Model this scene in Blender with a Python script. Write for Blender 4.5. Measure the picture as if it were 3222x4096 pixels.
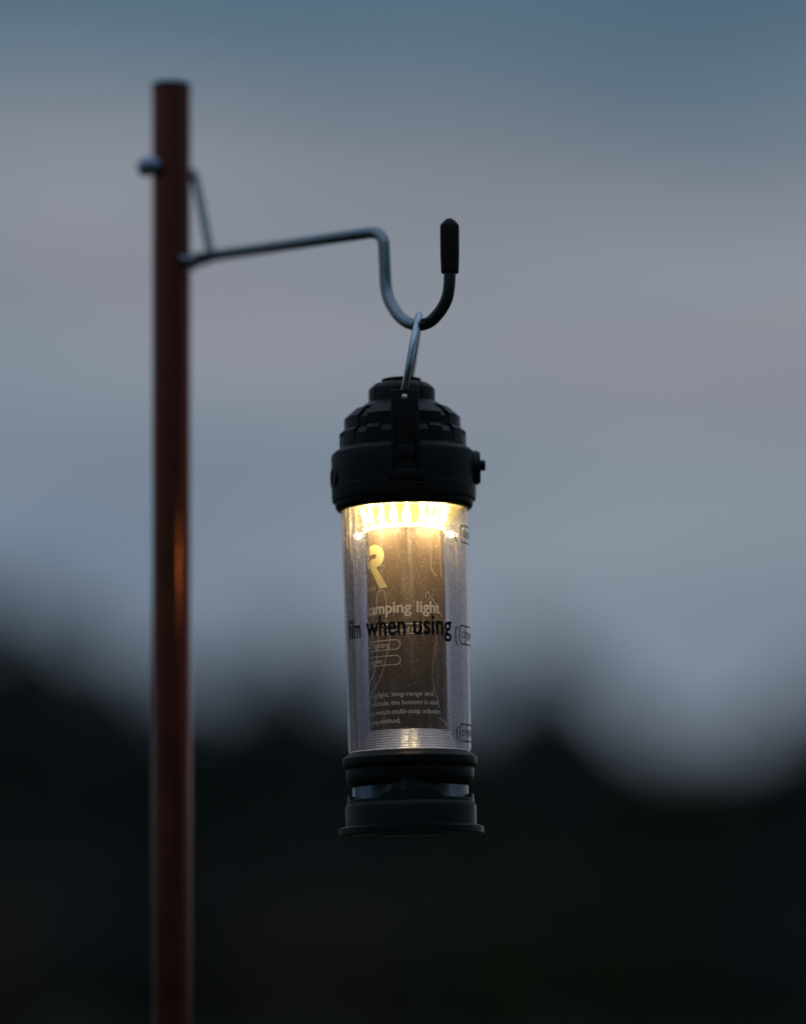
import bpy, bmesh, math, random
import numpy as np
from mathutils import Vector, Matrix
R = math.radians
PI = math.pi
scene = bpy.context.scene
for o in list(bpy.data.objects): bpy.data.objects.remove(o)

# ------------------------------------------------------------------ camera
F = 15500.0                  # focal length in units of the photograph's pixels
W0, H0 = 3222, 4096
HORIZON = 4110
TH = math.atan((HORIZON - H0/2)/F)
D = 1.395                    # horizontal distance camera -> lantern axis
CZ = 1.50                    # camera height
cam_d = bpy.data.cameras.new('camera'); cam = bpy.data.objects.new('camera', cam_d)
scene.collection.objects.link(cam); scene.camera = cam
cam.location = (0, 0, CZ); cam.rotation_euler = (PI/2 + TH, 0, 0)
cam_d.sensor_fit = 'HORIZONTAL'; cam_d.sensor_width = 24.0
cam_d.lens = 24.0*F/W0
cam_d.clip_start = 0.05; cam_d.clip_end = 3000
cam_d.dof.use_dof = True; cam_d.dof.focus_distance = 1.386; cam_d.dof.aperture_fstop = 2.15
scene.render.engine = 'CYCLES'
scene.view_settings.view_transform = 'Standard'; scene.view_settings.look = 'None'
scene.view_settings.exposure = 0.0; scene.view_settings.gamma = 1.0
scene.cycles.transparent_max_bounces = 40; scene.cycles.max_bounces = 14
scene.cycles.sample_clamp_indirect = 4.0
scene.cycles.use_denoising = True

def s2l(r, g, b):
    f = lambda c: (c/255/12.92) if c/255 <= 0.04045 else ((c/255+0.055)/1.055)**2.4
    return (f(r), f(g), f(b), 1)

# ------------------------------------------------------------------ world: dusk sky with thin layered cloud
SUN_EL, SUN_AZ = R(1.5), R(20)
world = bpy.data.worlds.new('World'); scene.world = world; world.use_nodes = True
nt = world.node_tree; nt.nodes.clear(); N = nt.nodes.new; L = nt.links.new
def mth(t, op, a, b=None, c=None, clamp=False):
    n = t.nodes.new('ShaderNodeMath'); n.operation = op; n.use_clamp = clamp
    for i, v in enumerate((a, b, c)):
        if v is None: continue
        if isinstance(v, (int, float)): n.inputs[i].default_value = v
        else: t.links.new(v, n.inputs[i])
    return n.outputs[0]
def ramp(t, fac, stops, interp='EASE'):
    n = t.nodes.new('ShaderNodeValToRGB'); cr = n.color_ramp; cr.interpolation = interp
    while len(cr.elements) > 1: cr.elements.remove(cr.elements[-1])
    cr.elements[0].position = stops[0][0]; cr.elements[0].color = stops[0][1]
    for p, c in stops[1:]:
        e = cr.elements.new(p); e.color = c
    if fac is not None: t.links.new(fac, n.inputs[0])
    return n.outputs[0]
def mixc(t, fac, a, b, mode='MIX'):
    n = t.nodes.new('ShaderNodeMix'); n.data_type = 'RGBA'; n.blend_type = mode
    for i, v in ((0, fac), (6, a), (7, b)):
        if isinstance(v, (int, float)): n.inputs[i].default_value = v
        elif isinstance(v, tuple): n.inputs[i].default_value = v
        else: t.links.new(v, n.inputs[i])
    return n.outputs[2]
tc = N('ShaderNodeTexCoord'); sep = N('ShaderNodeSeparateXYZ'); L(tc.outputs['Generated'], sep.inputs[0])
el = mth(nt, 'ARCSINE', sep.outputs[2]); az = mth(nt, 'ARCTAN2', sep.outputs[0], sep.outputs[1])
cmb = N('ShaderNodeCombineXYZ'); L(mth(nt, 'MULTIPLY', az, 7.0), cmb.inputs[0]); L(mth(nt, 'MULTIPLY', el, 34.0), cmb.inputs[1])
def noise(t, vec, scale, detail=3, rough=.5, w=0.0):
    n = t.nodes.new('ShaderNodeTexNoise'); n.inputs['Scale'].default_value = scale
    n.inputs['Detail'].default_value = detail; n.inputs['Roughness'].default_value = rough
    if w: n.noise_dimensions = '4D'; n.inputs['W'].default_value = w
    if vec is not None: t.links.new(vec, n.inputs['Vector'])
    return n.outputs[0]
n1 = noise(nt, cmb.outputs[0], 0.9, 3, .5, 3.7); n2 = noise(nt, cmb.outputs[0], 0.55, 2, .5, 9.1)
eld = mth(nt, 'MULTIPLY', el, 180/PI)                                 # degrees
eld = mth(nt, 'ADD', eld, mth(nt, 'MULTIPLY', mth(nt, 'SUBTRACT', n1, .5), 5.5))
eld = mth(nt, 'ADD', eld, mth(nt, 'MULTIPLY', az, 4.0))          # the bands slope a little
t01 = mth(nt, 'DIVIDE', mth(nt, 'ADD', eld, 2.0), 22.0, clamp=True)
def E(deg): return (deg+2)/22
SKY = ramp(nt, t01, [
    (E(0),  s2l(108,128,148)), (E(4), s2l(108,129,149)), (E(6.2), s2l(118,135,153)), (E(7.6), s2l(128,139,153)), (E(8.8), s2l(126,140,153)),
    (E(10.2), s2l(143,142,153)), (E(11.4), s2l(133,141,151)), (E(12.6), s2l(130,134,145)), (E(13.6), s2l(104,123,137)),
    (E(14.6), s2l(86,111,128)), (E(16.0), s2l(70,99,120)), (E(18.5), s2l(84,108,126))])
mauve = mixc(nt, mth(nt, 'MULTIPLY_ADD', n2, 2.6, -1.2, clamp=True), SKY, s2l(138,137,151))
lowmask = mth(nt, 'MULTIPLY', mth(nt, 'SUBTRACT', 1.0, mth(nt, 'DIVIDE', eld, 15.0, clamp=True), clamp=True), .5)
SKY2 = mixc(nt, lowmask, SKY, mauve)
# fine streaks
cm2 = N('ShaderNodeCombineXYZ'); L(mth(nt, 'MULTIPLY', az, 5.0), cm2.inputs[0]); L(mth(nt, 'MULTIPLY', el, 70.0), cm2.inputs[1])
n3 = noise(nt, cm2.outputs[0], 1.0, 3, .55, 1.3)
SKY3 = mixc(nt, 1.0, SKY2, ramp(nt, n3, [(0.3, (.74,.80,.84,1)), (.7, (1.20,1.16,1.14,1))]), 'MULTIPLY')
nish = N('ShaderNodeTexSky'); nish.sky_type = 'NISHITA'; nish.sun_disc = False
nish.sun_elevation = SUN_EL; nish.sun_rotation = SUN_AZ
nisk = mixc(nt, 1.0, nish.outputs[0], (.06,.06,.06,1), 'MULTIPLY')
SKY4 = mixc(nt, 0.06, SKY3, nisk)
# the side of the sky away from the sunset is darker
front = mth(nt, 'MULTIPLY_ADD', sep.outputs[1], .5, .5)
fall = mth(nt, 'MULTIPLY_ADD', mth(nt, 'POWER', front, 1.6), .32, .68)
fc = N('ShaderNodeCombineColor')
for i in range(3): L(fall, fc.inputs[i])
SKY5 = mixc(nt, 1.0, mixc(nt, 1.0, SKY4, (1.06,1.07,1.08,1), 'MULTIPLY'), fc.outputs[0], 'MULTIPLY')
zen = mth(nt, 'DIVIDE', mth(nt, 'SUBTRACT', mth(nt, 'MULTIPLY', el, 180/PI), 19.0), 26.0, clamp=True)
SKY5 = mixc(nt, zen, SKY5, (.36,.43,.56,1))
# sky dimmed low behind the camera, added to darken the pole's reflections
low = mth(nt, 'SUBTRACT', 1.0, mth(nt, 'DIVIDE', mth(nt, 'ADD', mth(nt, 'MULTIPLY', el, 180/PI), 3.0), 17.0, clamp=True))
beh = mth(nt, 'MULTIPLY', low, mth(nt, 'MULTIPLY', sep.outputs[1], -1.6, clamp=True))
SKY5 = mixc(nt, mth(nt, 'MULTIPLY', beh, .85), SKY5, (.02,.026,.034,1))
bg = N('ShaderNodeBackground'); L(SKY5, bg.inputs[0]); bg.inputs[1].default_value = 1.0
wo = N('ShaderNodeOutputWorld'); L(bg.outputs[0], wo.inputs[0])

sd = bpy.data.lights.new('sun', 'SUN'); sd.energy = 0.03; sd.angle = R(15); sd.color = (1, .86, .75)
sun = bpy.data.objects.new('sun', sd); scene.collection.objects.link(sun)
sun.rotation_euler = (PI/2 - SUN_EL, 0, PI - SUN_AZ)

# ------------------------------------------------------------------ helpers
def Zat(py, Y): return Y*math.tan(TH + math.atan((H0/2 - py)/F))
def P(px, py, Y):
    Z = Zat(py, Y); fw = Y*math.cos(TH) + Z*math.sin(TH)
    return Vector(((px - W0/2)/F*fw, Y, Z + CZ))
def U(py, Y=D):                                   # metres per photo pixel at that height
    return (Y*math.cos(TH) + Zat(py, Y)*math.sin(TH))/F

def link(o): scene.collection.objects.link(o); return o
def mesh_obj(name, bm, mat, parent=None, smooth=None):
    me = bpy.data.meshes.new(name)
    bmesh.ops.recalc_face_normals(bm, faces=bm.faces[:])
    if smooth is not None:
        for f in bm.faces: f.smooth = True
        for e in bm.edges:
            if len(e.link_faces) == 2 and e.calc_face_angle(0) > R(smooth): e.smooth = False
    bm.to_mesh(me); bm.free(); me.materials.append(mat)
    o = link(bpy.data.objects.new(name, me))
    if parent: o.parent = parent
    return o
def empty(name, loc=(0,0,0), rot=(0,0,0), label=None, cat=None, group=None):
    o = link(bpy.data.objects.new(name, None)); o.location = loc; o.rotation_euler = rot
    o.empty_display_size = .02
    tag(o, label, cat, group); return o
def tag(o, label=None, cat=None, group=None, kind=None):
    if label: o['label'] = label
    if cat: o['category'] = cat
    if group: o['group'] = group
    if kind: o['kind'] = kind
    return o

def lathe(prof, n=96, bm=None, a0=0, a1=2*PI, rfun=None, closed=False):
    """prof: list of (r, z).  rfun(r, z, a) may modulate the radius"""
    bm = bm or bmesh.new(); full = abs(a1 - a0 - 2*PI) < 1e-6
    m = n if full else n + 1
    rows = []
    for (r, z) in prof:
        if r <= 1e-9 and full:
            rows.append([bm.verts.new((0, 0, z))]); continue
        row = []
        for i in range(m):
            a = a0 + (a1-a0)*i/n
            rr, zz = rfun(r, z, a) if rfun else (r, z)
            row.append(bm.verts.new((rr*math.sin(a), -rr*math.cos(a), zz)))
        rows.append(row)
    pairs = list(zip(rows[:-1], rows[1:]))
    if closed: pairs.append((rows[-1], rows[0]))
    for A, B in pairs:
        for i in range(n):
            j = (i+1) % m if full else i+1
            q = [A[i % len(A)], A[j % len(A)], B[j % len(B)], B[i % len(B)]]
            u = []
            for v in q:
                if v not in u: u.append(v)
            if len(u) > 2: bm.faces.new(u)
    if not full and closed:
        for k in (0, -1): bm.faces.new([r[k] for r in rows])
    return bm

def tube(path, rad, n=20, bm=None, cap=True):
    """round bar along a polyline; rad may be a number or a list"""
    bm = bm or bmesh.new(); path = [Vector(p) for p in path]
    rad = rad if isinstance(rad, (list, tuple)) else [rad]*len(path)
    t0 = (path[1]-path[0]).normalized(); up = Vector((0,0,1)) if abs(t0.z) < .9 else Vector((1,0,0))
    nrm = (up - t0*up.dot(t0)).normalized(); rings = []
    for i, p in enumerate(path):
        t = (path[min(i+1, len(path)-1)] - path[max(i-1, 0)]).normalized()
        nrm = (nrm - t*nrm.dot(t)).normalized(); b = t.cross(nrm)
        rings.append([bm.verts.new(p + (nrm*math.cos(2*PI*k/n) + b*math.sin(2*PI*k/n))*rad[i]) for k in range(n)])
    for A, B in zip(rings[:-1], rings[1:]):
        for k in range(n): bm.faces.new((A[k], A[(k+1)%n], B[(k+1)%n], B[k]))
    if cap: bm.faces.new(rings[0]); bm.faces.new(rings[-1])
    return bm
def catmull(pts, k=8):
    pts = [Vector(p) for p in pts]; out = []
    q = [pts[0]*2 - pts[1]] + pts + [pts[-1]*2 - pts[-2]]
    for i in range(1, len(q)-2):
        p0, p1, p2, p3 = q[i-1:i+3]
        for s in range(k):
            t = s/k
            out.append(.5*((2*p1) + (p2-p0)*t + (2*p0-5*p1+4*p2-p3)*t*t + (3*p1-p0-3*p2+p3)*t**3))
    out.append(pts[-1]); return out
def rounded_box(bm, c, s, bev=0.0004, rot=None):
    b = bmesh.new(); bmesh.ops.create_cube(b, size=1)
    bmesh.ops.scale(b, vec=s, verts=b.verts)
    bmesh.ops.bevel(b, geom=b.edges[:], offset=bev, segments=2, affect='EDGES', profile=.5)
    if rot: bmesh.ops.rotate(b, cent=(0,0,0), matrix=rot, verts=b.verts)
    bmesh.ops.translate(b, vec=c, verts=b.verts)
    me = bpy.data.meshes.new('tmp'); b.to_mesh(me); b.free(); bm.from_mesh(me); bpy.data.meshes.remove(me)
    return bm

# ------------------------------------------------------------------ materials
def mat(name, col, rough=.5, metal=0.0, spec=.5, bump=None, var=None, coat=0):
    m = bpy.data.materials.new(name); m.use_nodes = True; t = m.node_tree; b = t.nodes['Principled BSDF']
    b.inputs['Base Color'].default_value = (*col, 1); b.inputs['Roughness'].default_value = rough
    b.inputs['Metallic'].default_value = metal; b.inputs['Specular IOR Level'].default_value = spec
    b.inputs['Coat Weight'].default_value = coat
    tcn = t.nodes.new('ShaderNodeTexCoord')
    if var:                                        # (scale, amount): uneven colour and gloss
        nz = noise(t, tcn.outputs['Object'], var[0], 4, .6)
        k = var[1]
        c = mixc(t, nz, tuple(x*(1-k) for x in col)+(1,), tuple(min(1, x*(1+k)) for x in col)+(1,))
        t.links.new(c, b.inputs['Base Color'])
        t.links.new(mth(t, 'MULTIPLY_ADD', nz, .25, rough-.12, clamp=True), b.inputs['Roughness'])
    if bump:
        nz = noise(t, tcn.outputs['Object'], bump[0], 3, .6)
        bn = t.nodes.new('ShaderNodeBump'); bn.inputs['Distance'].default_value = bump[1]
        bn.inputs['Strength'].default_value = .6
        t.links.new(nz, bn.inputs['Height']); t.links.new(bn.outputs[0], b.inputs['Normal'])
    return m
M_PLASTIC = mat('dark_plastic', (.0038,.0062,.0065), .36, 0, .20, bump=(2500, .00004), var=(90, .25))
M_PLASTIC2 = mat('matt_plastic', (.0038,.0055,.0058), .45, 0, .2, bump=(2500, .00004), var=(90, .25))
M_BRACKET = mat('bracket_black', (.003,.004,.0045), .5, 0, .17, bump=(2500, .00004))
M_RUBBER = mat('black_rubber', (.003,.003,.004), .6, 0, .2)
M_STEEL = mat('dull_steel', (.22,.27,.31), .3, 1.0, .5, var=(160, .3))
M_BAIL = mat('bright_wire', (.42,.52,.60), .22, 1.0, .5, var=(200, .15))
M_DARKWIRE = mat('dark_coated_wire', (.02,.02,.024), .28, 0, .5)
M_POLE = mat('copper_brown_tube', (.17,.052,.033), .22, .9, .5, var=(60, .2))
t = M_POLE.node_tree; bs = t.nodes['Principled BSDF']; bs.inputs['Anisotropic'].default_value = .6; bs.inputs['Anisotropic Rotation'].default_value = .25
tg = t.nodes.new('ShaderNodeTangent'); tg.direction_type = 'RADIAL'; tg.axis = 'Z'; t.links.new(tg.outputs[0], bs.inputs['Tangent'])
M_POLECAP = mat('pole_cap', (.015,.010,.010), .6)
M_RIVET = mat('rivet_metal', (.5,.55,.58), .35, .9)
M_RIBBED = mat('ribbed_aluminium', (.95,.95,.97), .09, 1.0)
M_HOUSING = mat('brown_housing', (.078,.050,.028), .5, .0, .25, var=(110, .3), bump=(1500,.00003))
M_CREAM = mat('cream_print', (.93,.89,.78), .5)
M_INK = mat('black_ink', (.004,.004,.008), .5, 0, .2)
t = M_RIBBED.node_tree; bs = t.nodes['Principled BSDF']     # turned aluminium: gloss smeared across the turning marks
bs.inputs['Anisotropic'].default_value = 1.0; bs.inputs['Anisotropic Rotation'].default_value = .25; bs.inputs['Roughness'].default_value = .22
tg = t.nodes.new('ShaderNodeTangent'); tg.direction_type = 'RADIAL'; tg.axis = 'Z'; t.links.new(tg.outputs[0], bs.inputs['Tangent'])
def emit(name, col, s):
    m = bpy.data.materials.new(name); m.use_nodes = True; t = m.node_tree; b = t.nodes['Principled BSDF']
    b.inputs['Base Color'].default_value = (.6,.55,.4,1)
    b.inputs['Emission Color'].default_value = (*col, 1); b.inputs['Emission Strength'].default_value = s
    return m
M_LED = emit('warm_led', (1, .79, .30), 38.0)
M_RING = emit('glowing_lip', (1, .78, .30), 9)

def thin_clear(name, milk, tint, speck=0.0, streak=0.0, gloss=1.0, bumpd=0.0, rough=.08):
    """clear plastic wall: lets light straight through, reflects by Fresnel, carries a thin milky film with specks"""
    m = bpy.data.materials.new(name); m.use_nodes = True; t = m.node_tree; t.nodes.clear()
    o = t.nodes.new('ShaderNodeOutputMaterial'); tcn = t.nodes.new('ShaderNodeTexCoord')
    tr = t.nodes.new('ShaderNodeBsdfTransparent'); tr.inputs[0].default_value = (*tint, 1)
    df = t.nodes.new('ShaderNodeBsdfDiffuse'); df.inputs[0].default_value = (.85,.82,.86,1)
    tl = t.nodes.new('ShaderNodeBsdfTranslucent'); tl.inputs[0].default_value = (.85,.82,.86,1)
    ms = t.nodes.new('ShaderNodeMixShader'); ms.inputs[0].default_value = .6
    t.links.new(df.outputs[0], ms.inputs[1]); t.links.new(tl.outputs[0], ms.inputs[2])
    fac = None
    mp = t.nodes.new('ShaderNodeMapping'); t.links.new(tcn.outputs['Object'], mp.inputs[0])
    if speck or streak:
        mp.inputs['Scale'].default_value = (1, 1, .06)
        st = noise(t, mp.outputs[0], 420, 4, .65)
        stf = mth(t, 'MULTIPLY', mth(t, 'SUBTRACT', st, .52, clamp=True), streak*4)
        vo = t.nodes.new('ShaderNodeTexVoronoi'); vo.inputs['Scale'].default_value = 1150; vo.inputs['Randomness'].default_value = 1
        t.links.new(tcn.outputs['Object'], vo.inputs['Vector'])
        pick = noise(t, tcn.outputs['Object'], 900, 2, .5, 5.0)
        near = mth(t, 'LESS_THAN', vo.outputs['Distance'], .19)
        sp = mth(t, 'MULTIPLY', mth(t, 'MULTIPLY', near, mth(t, 'GREATER_THAN', pick, .50)), speck)
        fac = mth(t, 'ADD', mth(t, 'ADD', stf, sp), milk, clamp=True)
    m1 = t.nodes.new('ShaderNodeMixShader')
    if fac is not None: t.links.new(fac, m1.inputs[0])
    else: m1.inputs[0].default_value = milk
    t.links.new(tr.outputs[0], m1.inputs[1]); t.links.new(ms.outputs[0], m1.inputs[2])
    gl = t.nodes.new('ShaderNodeBsdfGlossy'); gl.inputs['Roughness'].default_value = rough
    fr = t.nodes.new('ShaderNodeFresnel'); fr.inputs['IOR'].default_value = 1.38
    if bumpd:
        mp2 = t.nodes.new('ShaderNodeMapping'); mp2.inputs['Scale'].default_value = (1, 1, .12)
        t.links.new(tcn.outputs['Object'], mp2.inputs[0])
        bn = t.nodes.new('ShaderNodeBump'); bn.inputs['Distance'].default_value = bumpd; bn.inputs['Strength'].default_value = .7
        t.links.new(noise(t, mp2.outputs[0], 190, 4, .6, 2.0), bn.inputs['Height'])
        t.links.new(bn.outputs[0], gl.inputs['Normal']); t.links.new(bn.outputs[0], fr.inputs['Normal'])
    m2 = t.nodes.new('ShaderNodeMixShader')
    t.links.new(mth(t, 'MULTIPLY', mth(t, 'MINIMUM', fr.outputs[0], .55), gloss), m2.inputs[0])
    t.links.new(m1.outputs[0], m2.inputs[1]); t.links.new(gl.outputs[0], m2.inputs[2])
    t.links.new(m2.outputs[0], o.inputs[0]); return m
M_TUBE = thin_clear('clear_tube', .015, (.97,.96,.97), gloss=.6)
M_FILM = thin_clear('protective_film', .012, (.965,.955,.965), speck=.6, streak=.20, gloss=.85, bumpd=.0004, rough=.12)
M_CLEARBASE = thin_clear('clear_base_ring', .03, (.60,.70,.78), speck=.2, streak=.3, gloss=.8, bumpd=.0003)
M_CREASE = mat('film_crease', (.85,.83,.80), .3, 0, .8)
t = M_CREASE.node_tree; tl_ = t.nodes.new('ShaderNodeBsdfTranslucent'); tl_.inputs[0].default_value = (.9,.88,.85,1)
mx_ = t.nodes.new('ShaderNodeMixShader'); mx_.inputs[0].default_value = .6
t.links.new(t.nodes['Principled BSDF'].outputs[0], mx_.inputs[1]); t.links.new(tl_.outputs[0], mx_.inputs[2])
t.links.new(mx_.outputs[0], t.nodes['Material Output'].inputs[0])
M_DIFF = bpy.data.materials.new('yellow_diffuser'); M_DIFF.use_nodes = True
t = M_DIFF.node_tree; t.nodes.clear(); o_ = t.nodes.new('ShaderNodeOutputMaterial')
a_ = t.nodes.new('ShaderNodeBsdfTransparent'); a_.inputs[0].default_value = (1,.94,.64,1)
b_ = t.nodes.new('ShaderNodeBsdfTranslucent'); b_.inputs[0].default_value = (.42,.38,.10,1)
c_ = t.nodes.new('ShaderNodeBsdfDiffuse'); c_.inputs[0].default_value = (.38,.34,.08,1)
m_ = t.nodes.new('ShaderNodeMixShader'); m_.inputs[0].default_value = .4
t.links.new(b_.outputs[0], m_.inputs[1]); t.links.new(c_.outputs[0], m_.inputs[2])
k_ = t.nodes.new('ShaderNodeMixShader'); k_.inputs[0].default_value = .22
t.links.new(a_.outputs[0], k_.inputs[1]); t.links.new(m_.outputs[0], k_.inputs[2]); t.links.new(k_.outputs[0], o_.inputs[0])

# ------------------------------------------------------------------ lantern frame
B0 = P(1645, 3342, D); T0 = P(1604, 1500, D)
TILT = math.atan2(T0.x - B0.x, T0.z - B0.z)
lantern = empty('camping_lantern', B0, (0, TILT, 0),
    'lit camping lantern with black domed top and clear film-wrapped tube hanging from the wire hook', 'lantern')
def axis_px(py): return 1645 + (1604-1645)*(3342-py)/(3342-1500)
def zl(py): return Zat(py, D) + CZ - B0.z
def pr(*pts): return [(r*U(py), zl(py)) for (py, r) in pts]     # profile: (photo row, half width in photo pixels)
def zf(py, r): return Zat(py, D - r) + CZ - B0.z                # height of a row seen on the front of a cylinder of radius r

# top button and hub
def flute(depth, n, phase=0, w=.18):
    def f(r, z, a):
        s = ((a*n/(2*PI) + phase) % 1.0); d = min(s, 1-s)
        return (r*(1 - (depth if d < w else 0)), z)
    return f
def facet(n, amt, phase=0):
    def f(r, z, a):
        s = ((a*n/(2*PI) + phase) % 1.0) - .5
        k = math.cos(PI/n)/math.cos(s*2*PI/n)
        return (r*(1-amt + amt*k/math.cos(PI/n)*1.0) if False else r*(1 - amt*(1-k)), z)
    return f
mesh_obj('top_button', lathe(pr((1540,60),(1527,60),(1525,78),(1518,80),(1516,74),(1515,0)), 72), M_PLASTIC2, lantern, 30)
mesh_obj('top_hub', lathe(pr((1600,0),(1618,128),(1613,133),(1562,133),(1556,130),(1540,112),(1536,106),(1534,0)), 160, rfun=flute(.035, 8, .18, .07)), M_PLASTIC, lantern, 28)
# dome: three tiers
dome = lathe(pr((1805,0),(1800,251),(1752,251),(1747,247),(1730,236),(1728,224),(1640,172),(1634,172),(1612,140),(1608,0)), 128)
mesh_obj('dome', dome, M_PLASTIC, lantern, 28)
def sector_plate(bm, a0, a1, rin, ro_top, ro_bot, ztop, zmid, zbot, cut=.0):
    """a plate wrapped round the dome: vertical wall with a chamfered top"""
    n = 10
    prof = [(rin, zbot), (ro_bot, zbot), (ro_bot, zmid), (ro_top, ztop), (rin, ztop)]
    rows = []
    for i in range(n+1):
        a = a0 + (a1-a0)*i/n
        sh = cut*(1 if i in (0, n) else 0)
        rows.append([bm.verts.new(((r)*math.sin(a), -(r)*math.cos(a), z)) for r, z in prof])
    for A, B in zip(rows[:-1], rows[1:]):
        for k in range(5): bm.faces.new((A[k], A[(k+1)%5], B[(k+1)%5], B[k]))
    bm.faces.new(rows[0]); bm.faces.new(rows[-1])
pl = bmesh.new(); u17 = U(1700)
for k in range(4):                                  # four big armour plates, the seams between them lie deeper
    a = R(2 + 90*k); hw = R(39)
    sector_plate(pl, a-hw, a+hw, 150*u17, 190*u17, 233*u17, zl(1638), zl(1676), zl(1732))
    sector_plate(pl, a+R(40), a+R(52), 150*u17, 196*u17, 229*u17, zl(1652), zl(1688), zl(1745))
mesh_obj('armour_plate', pl, M_PLASTIC, lantern, 25)
tb = bmesh.new()
for k in range(12):                                 # ring of stepped lugs under the plates
    a = R(2 + 30*k); hw = R(6.6 if k % 2 else 8.5)
    sector_plate(tb, a-hw, a+hw, 205*u17, 238*u17, 253*u17, zl(1722), zl(1736), zl(1790))
mesh_obj('lug_ring', tb, M_PLASTIC, lantern, 25)
# collar
mesh_obj('collar', lathe(pr((1790,0),(1792,250),(1806,272),(1818,285),(1828,288),(1900,286.5),(1948,285.5),(1951,289),(1995,288),(2005,286),(2008,276),(2026,275),(2036,270),(2042,262),(2043,252),(2030,250),(2028,0)), 160), M_PLASTIC2, lantern, 28)
# brackets front and back, with the wire's rivet
def bracket(name, sgn):
    bm = bmesh.new(); y = -sgn
    rr = 268*u17; zq = lambda p: zf(p, rr+17*u17)
    zt, zm = zq(1556), zq(1850)
    w = 110*u17
    X0 = 10*u17*sgn
    rounded_box(bm, (X0, y*rr, (zt+zm)/2), (w, 34*u17, zt-zm), .0005)
    for sx in (-1, 1):                               # side rails
        rounded_box(bm, (X0+sx*(w/2-8*u17), y*(rr+19*u17), (zq(1640)+zq(1880))/2), (15*u17, 12*u17, zq(1640)-zq(1880)), .0003)
    rounded_box(bm, (X0, y*(rr+8*u17), (zq(1870)+zq(1925))/2), (138*u17, 30*u17, zq(1870)-zq(1925)), .0010)
    rounded_box(bm, (X0, y*(rr+6*u17), (zq(1925)+zq(1940))/2), (150*u17, 24*u17, zq(1925)-zq(1940)), .0006)
    rounded_box(bm, (X0, y*(rr+20*u17), (zq(1775)+zq(1838))/2), (70*u17, 10*u17, zq(1775)-zq(1838)), .0004)
    o = mesh_obj(name, bm, M_BRACKET, lantern, 30)
    rb = lathe([(0, .0007), (8*u17, .0006), (12*u17, .0003), (13.5*u17, 0), (13.5*u17, -.0006), (0, -.0006)], 24)
    bmesh.ops.rotate(rb, cent=(0,0,0), matrix=Matrix.Rotation(PI/2*sgn, 3, 'X'), verts=rb.verts)
    bmesh.ops.translate(rb, vec=(X0, y*(rr+17*u17), zq(1587)), verts=rb.verts)
    mesh_obj('rivet', rb, M_RIVET, o, 40)
    return o
bracket('bracket', 1); bracket('bracket', -1)
# switch on the right, round port on the left
sw = bmesh.new(); yk = zl(1878)
prof = [(0,.001), (60*u17, .001), (66*u17, -.0002+.0006), (69*u17, -.0006), (69*u17, -.004), (0,-.004)]
sb = lathe(prof, 40); bmesh.ops.rotate(sb, cent=(0,0,0), matrix=Matrix.Rotation(PI/2, 3, 'Y'), verts=sb.verts)
bmesh.ops.translate(sb, vec=(296*u17, -6*u17, yk), verts=sb.verts)
swo = mesh_obj('switch_boss', sb, M_PLASTIC2, lantern, 30)
kb = lathe([(0, 28*u17), (16*u17, 28*u17), (22*u17, 24*u17), (22*u17, 0), (0, 0)], 28)
bmesh.ops.rotate(kb, cent=(0,0,0), matrix=Matrix.Rotation(PI/2, 3, 'Y'), verts=kb.verts)
bmesh.ops.translate(kb, vec=(300*u17, -4*u17, zl(1869)), verts=kb.verts)
mesh_obj('button', kb, M_PLASTIC2, swo, 30)
pb = lathe([(28*u17, .0002), (30*u17,.0012), (44*u17,.0012), (48*u17, .0004), (48*u17, -.002), (0,-.002), (0, -.0006), (28*u17,-.0006)], 40)
bmesh.ops.rotate(pb, cent=(0,0,0), matrix=Matrix.Rotation(-PI/2, 3, 'Y') , verts=pb.verts)
bmesh.ops.translate(pb, vec=(-277*u17, 0, 0), verts=pb.verts)
bmesh.ops.rotate(pb, cent=(0,0,0), matrix=Matrix.Rotation(R(13), 3, 'Z'), verts=pb.verts)
bmesh.ops.translate(pb, vec=(0, 0, zl(1915)), verts=pb.verts)
mesh_obj('side_port', pb, M_PLASTIC2, lantern, 30)

# wire bail: an arch running front to back, leaning right over the hook
apex = P(1676, 1264, D-.012); piv = P(1616, 1606, D)
Li = (Matrix.Translation(B0) @ Matrix.Rotation(TILT, 4, 'Y')).inverted()
ap = Li @ apex; pv = Vector((0, 0, zl(1606)))
hgt = ap.z - pv.z; lean = ap.x
rw = 14*U(1400); hw = 262*u17
pts = []
prof2 = [(1.0, 0.0), (1.0, .12), (.93, .35), (.75, .62), (.48, .85), (.22, .97), (0, 1.0)]
half = [Vector((10*u17 + (lean-10*u17)*h, -hw*w + ap.y*h, pv.z + hgt*h)) for w, h in prof2]
back = [Vector((v.x, -v.y + 2*ap.y*h_, v.z)) for v, (_, h_) in zip(half[:-1], prof2)][::-1]
mesh_obj('bail_wire', tube(catmull(half+back, 8), rw, 20), M_BAIL, lantern, 60)

# ---- clear tube, film
RT = lambda py: (251 - 7*(py-2040)/970.0)*U(py)
tp = []
ys = [2030, 2200, 2400, 2600, 2800, 3020]
out = [(RT(y)-.0002, zl(y)) for y in ys]; inn = [(RT(y)-.0016, zl(y)) for y in ys][::-1]
mesh_obj('clear_tube', lathe(out+inn, 128, closed=True), M_TUBE, lantern, 60)
RF = lambda py: RT(py) + .00012
def film_r(r, z, a):
    w = math.sin(a*3+z*60)*.00006 + math.sin(a*9+2+z*120)*.00003 + .00003*math.sin(a*17+z*45)
    return (r + w, z)
film = mesh_obj('film_sleeve', lathe([(RF(y), zl(y)) for y in np.linspace(2041, 3005, 60)], 180, rfun=film_r), M_FILM, lantern, 80)

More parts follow.
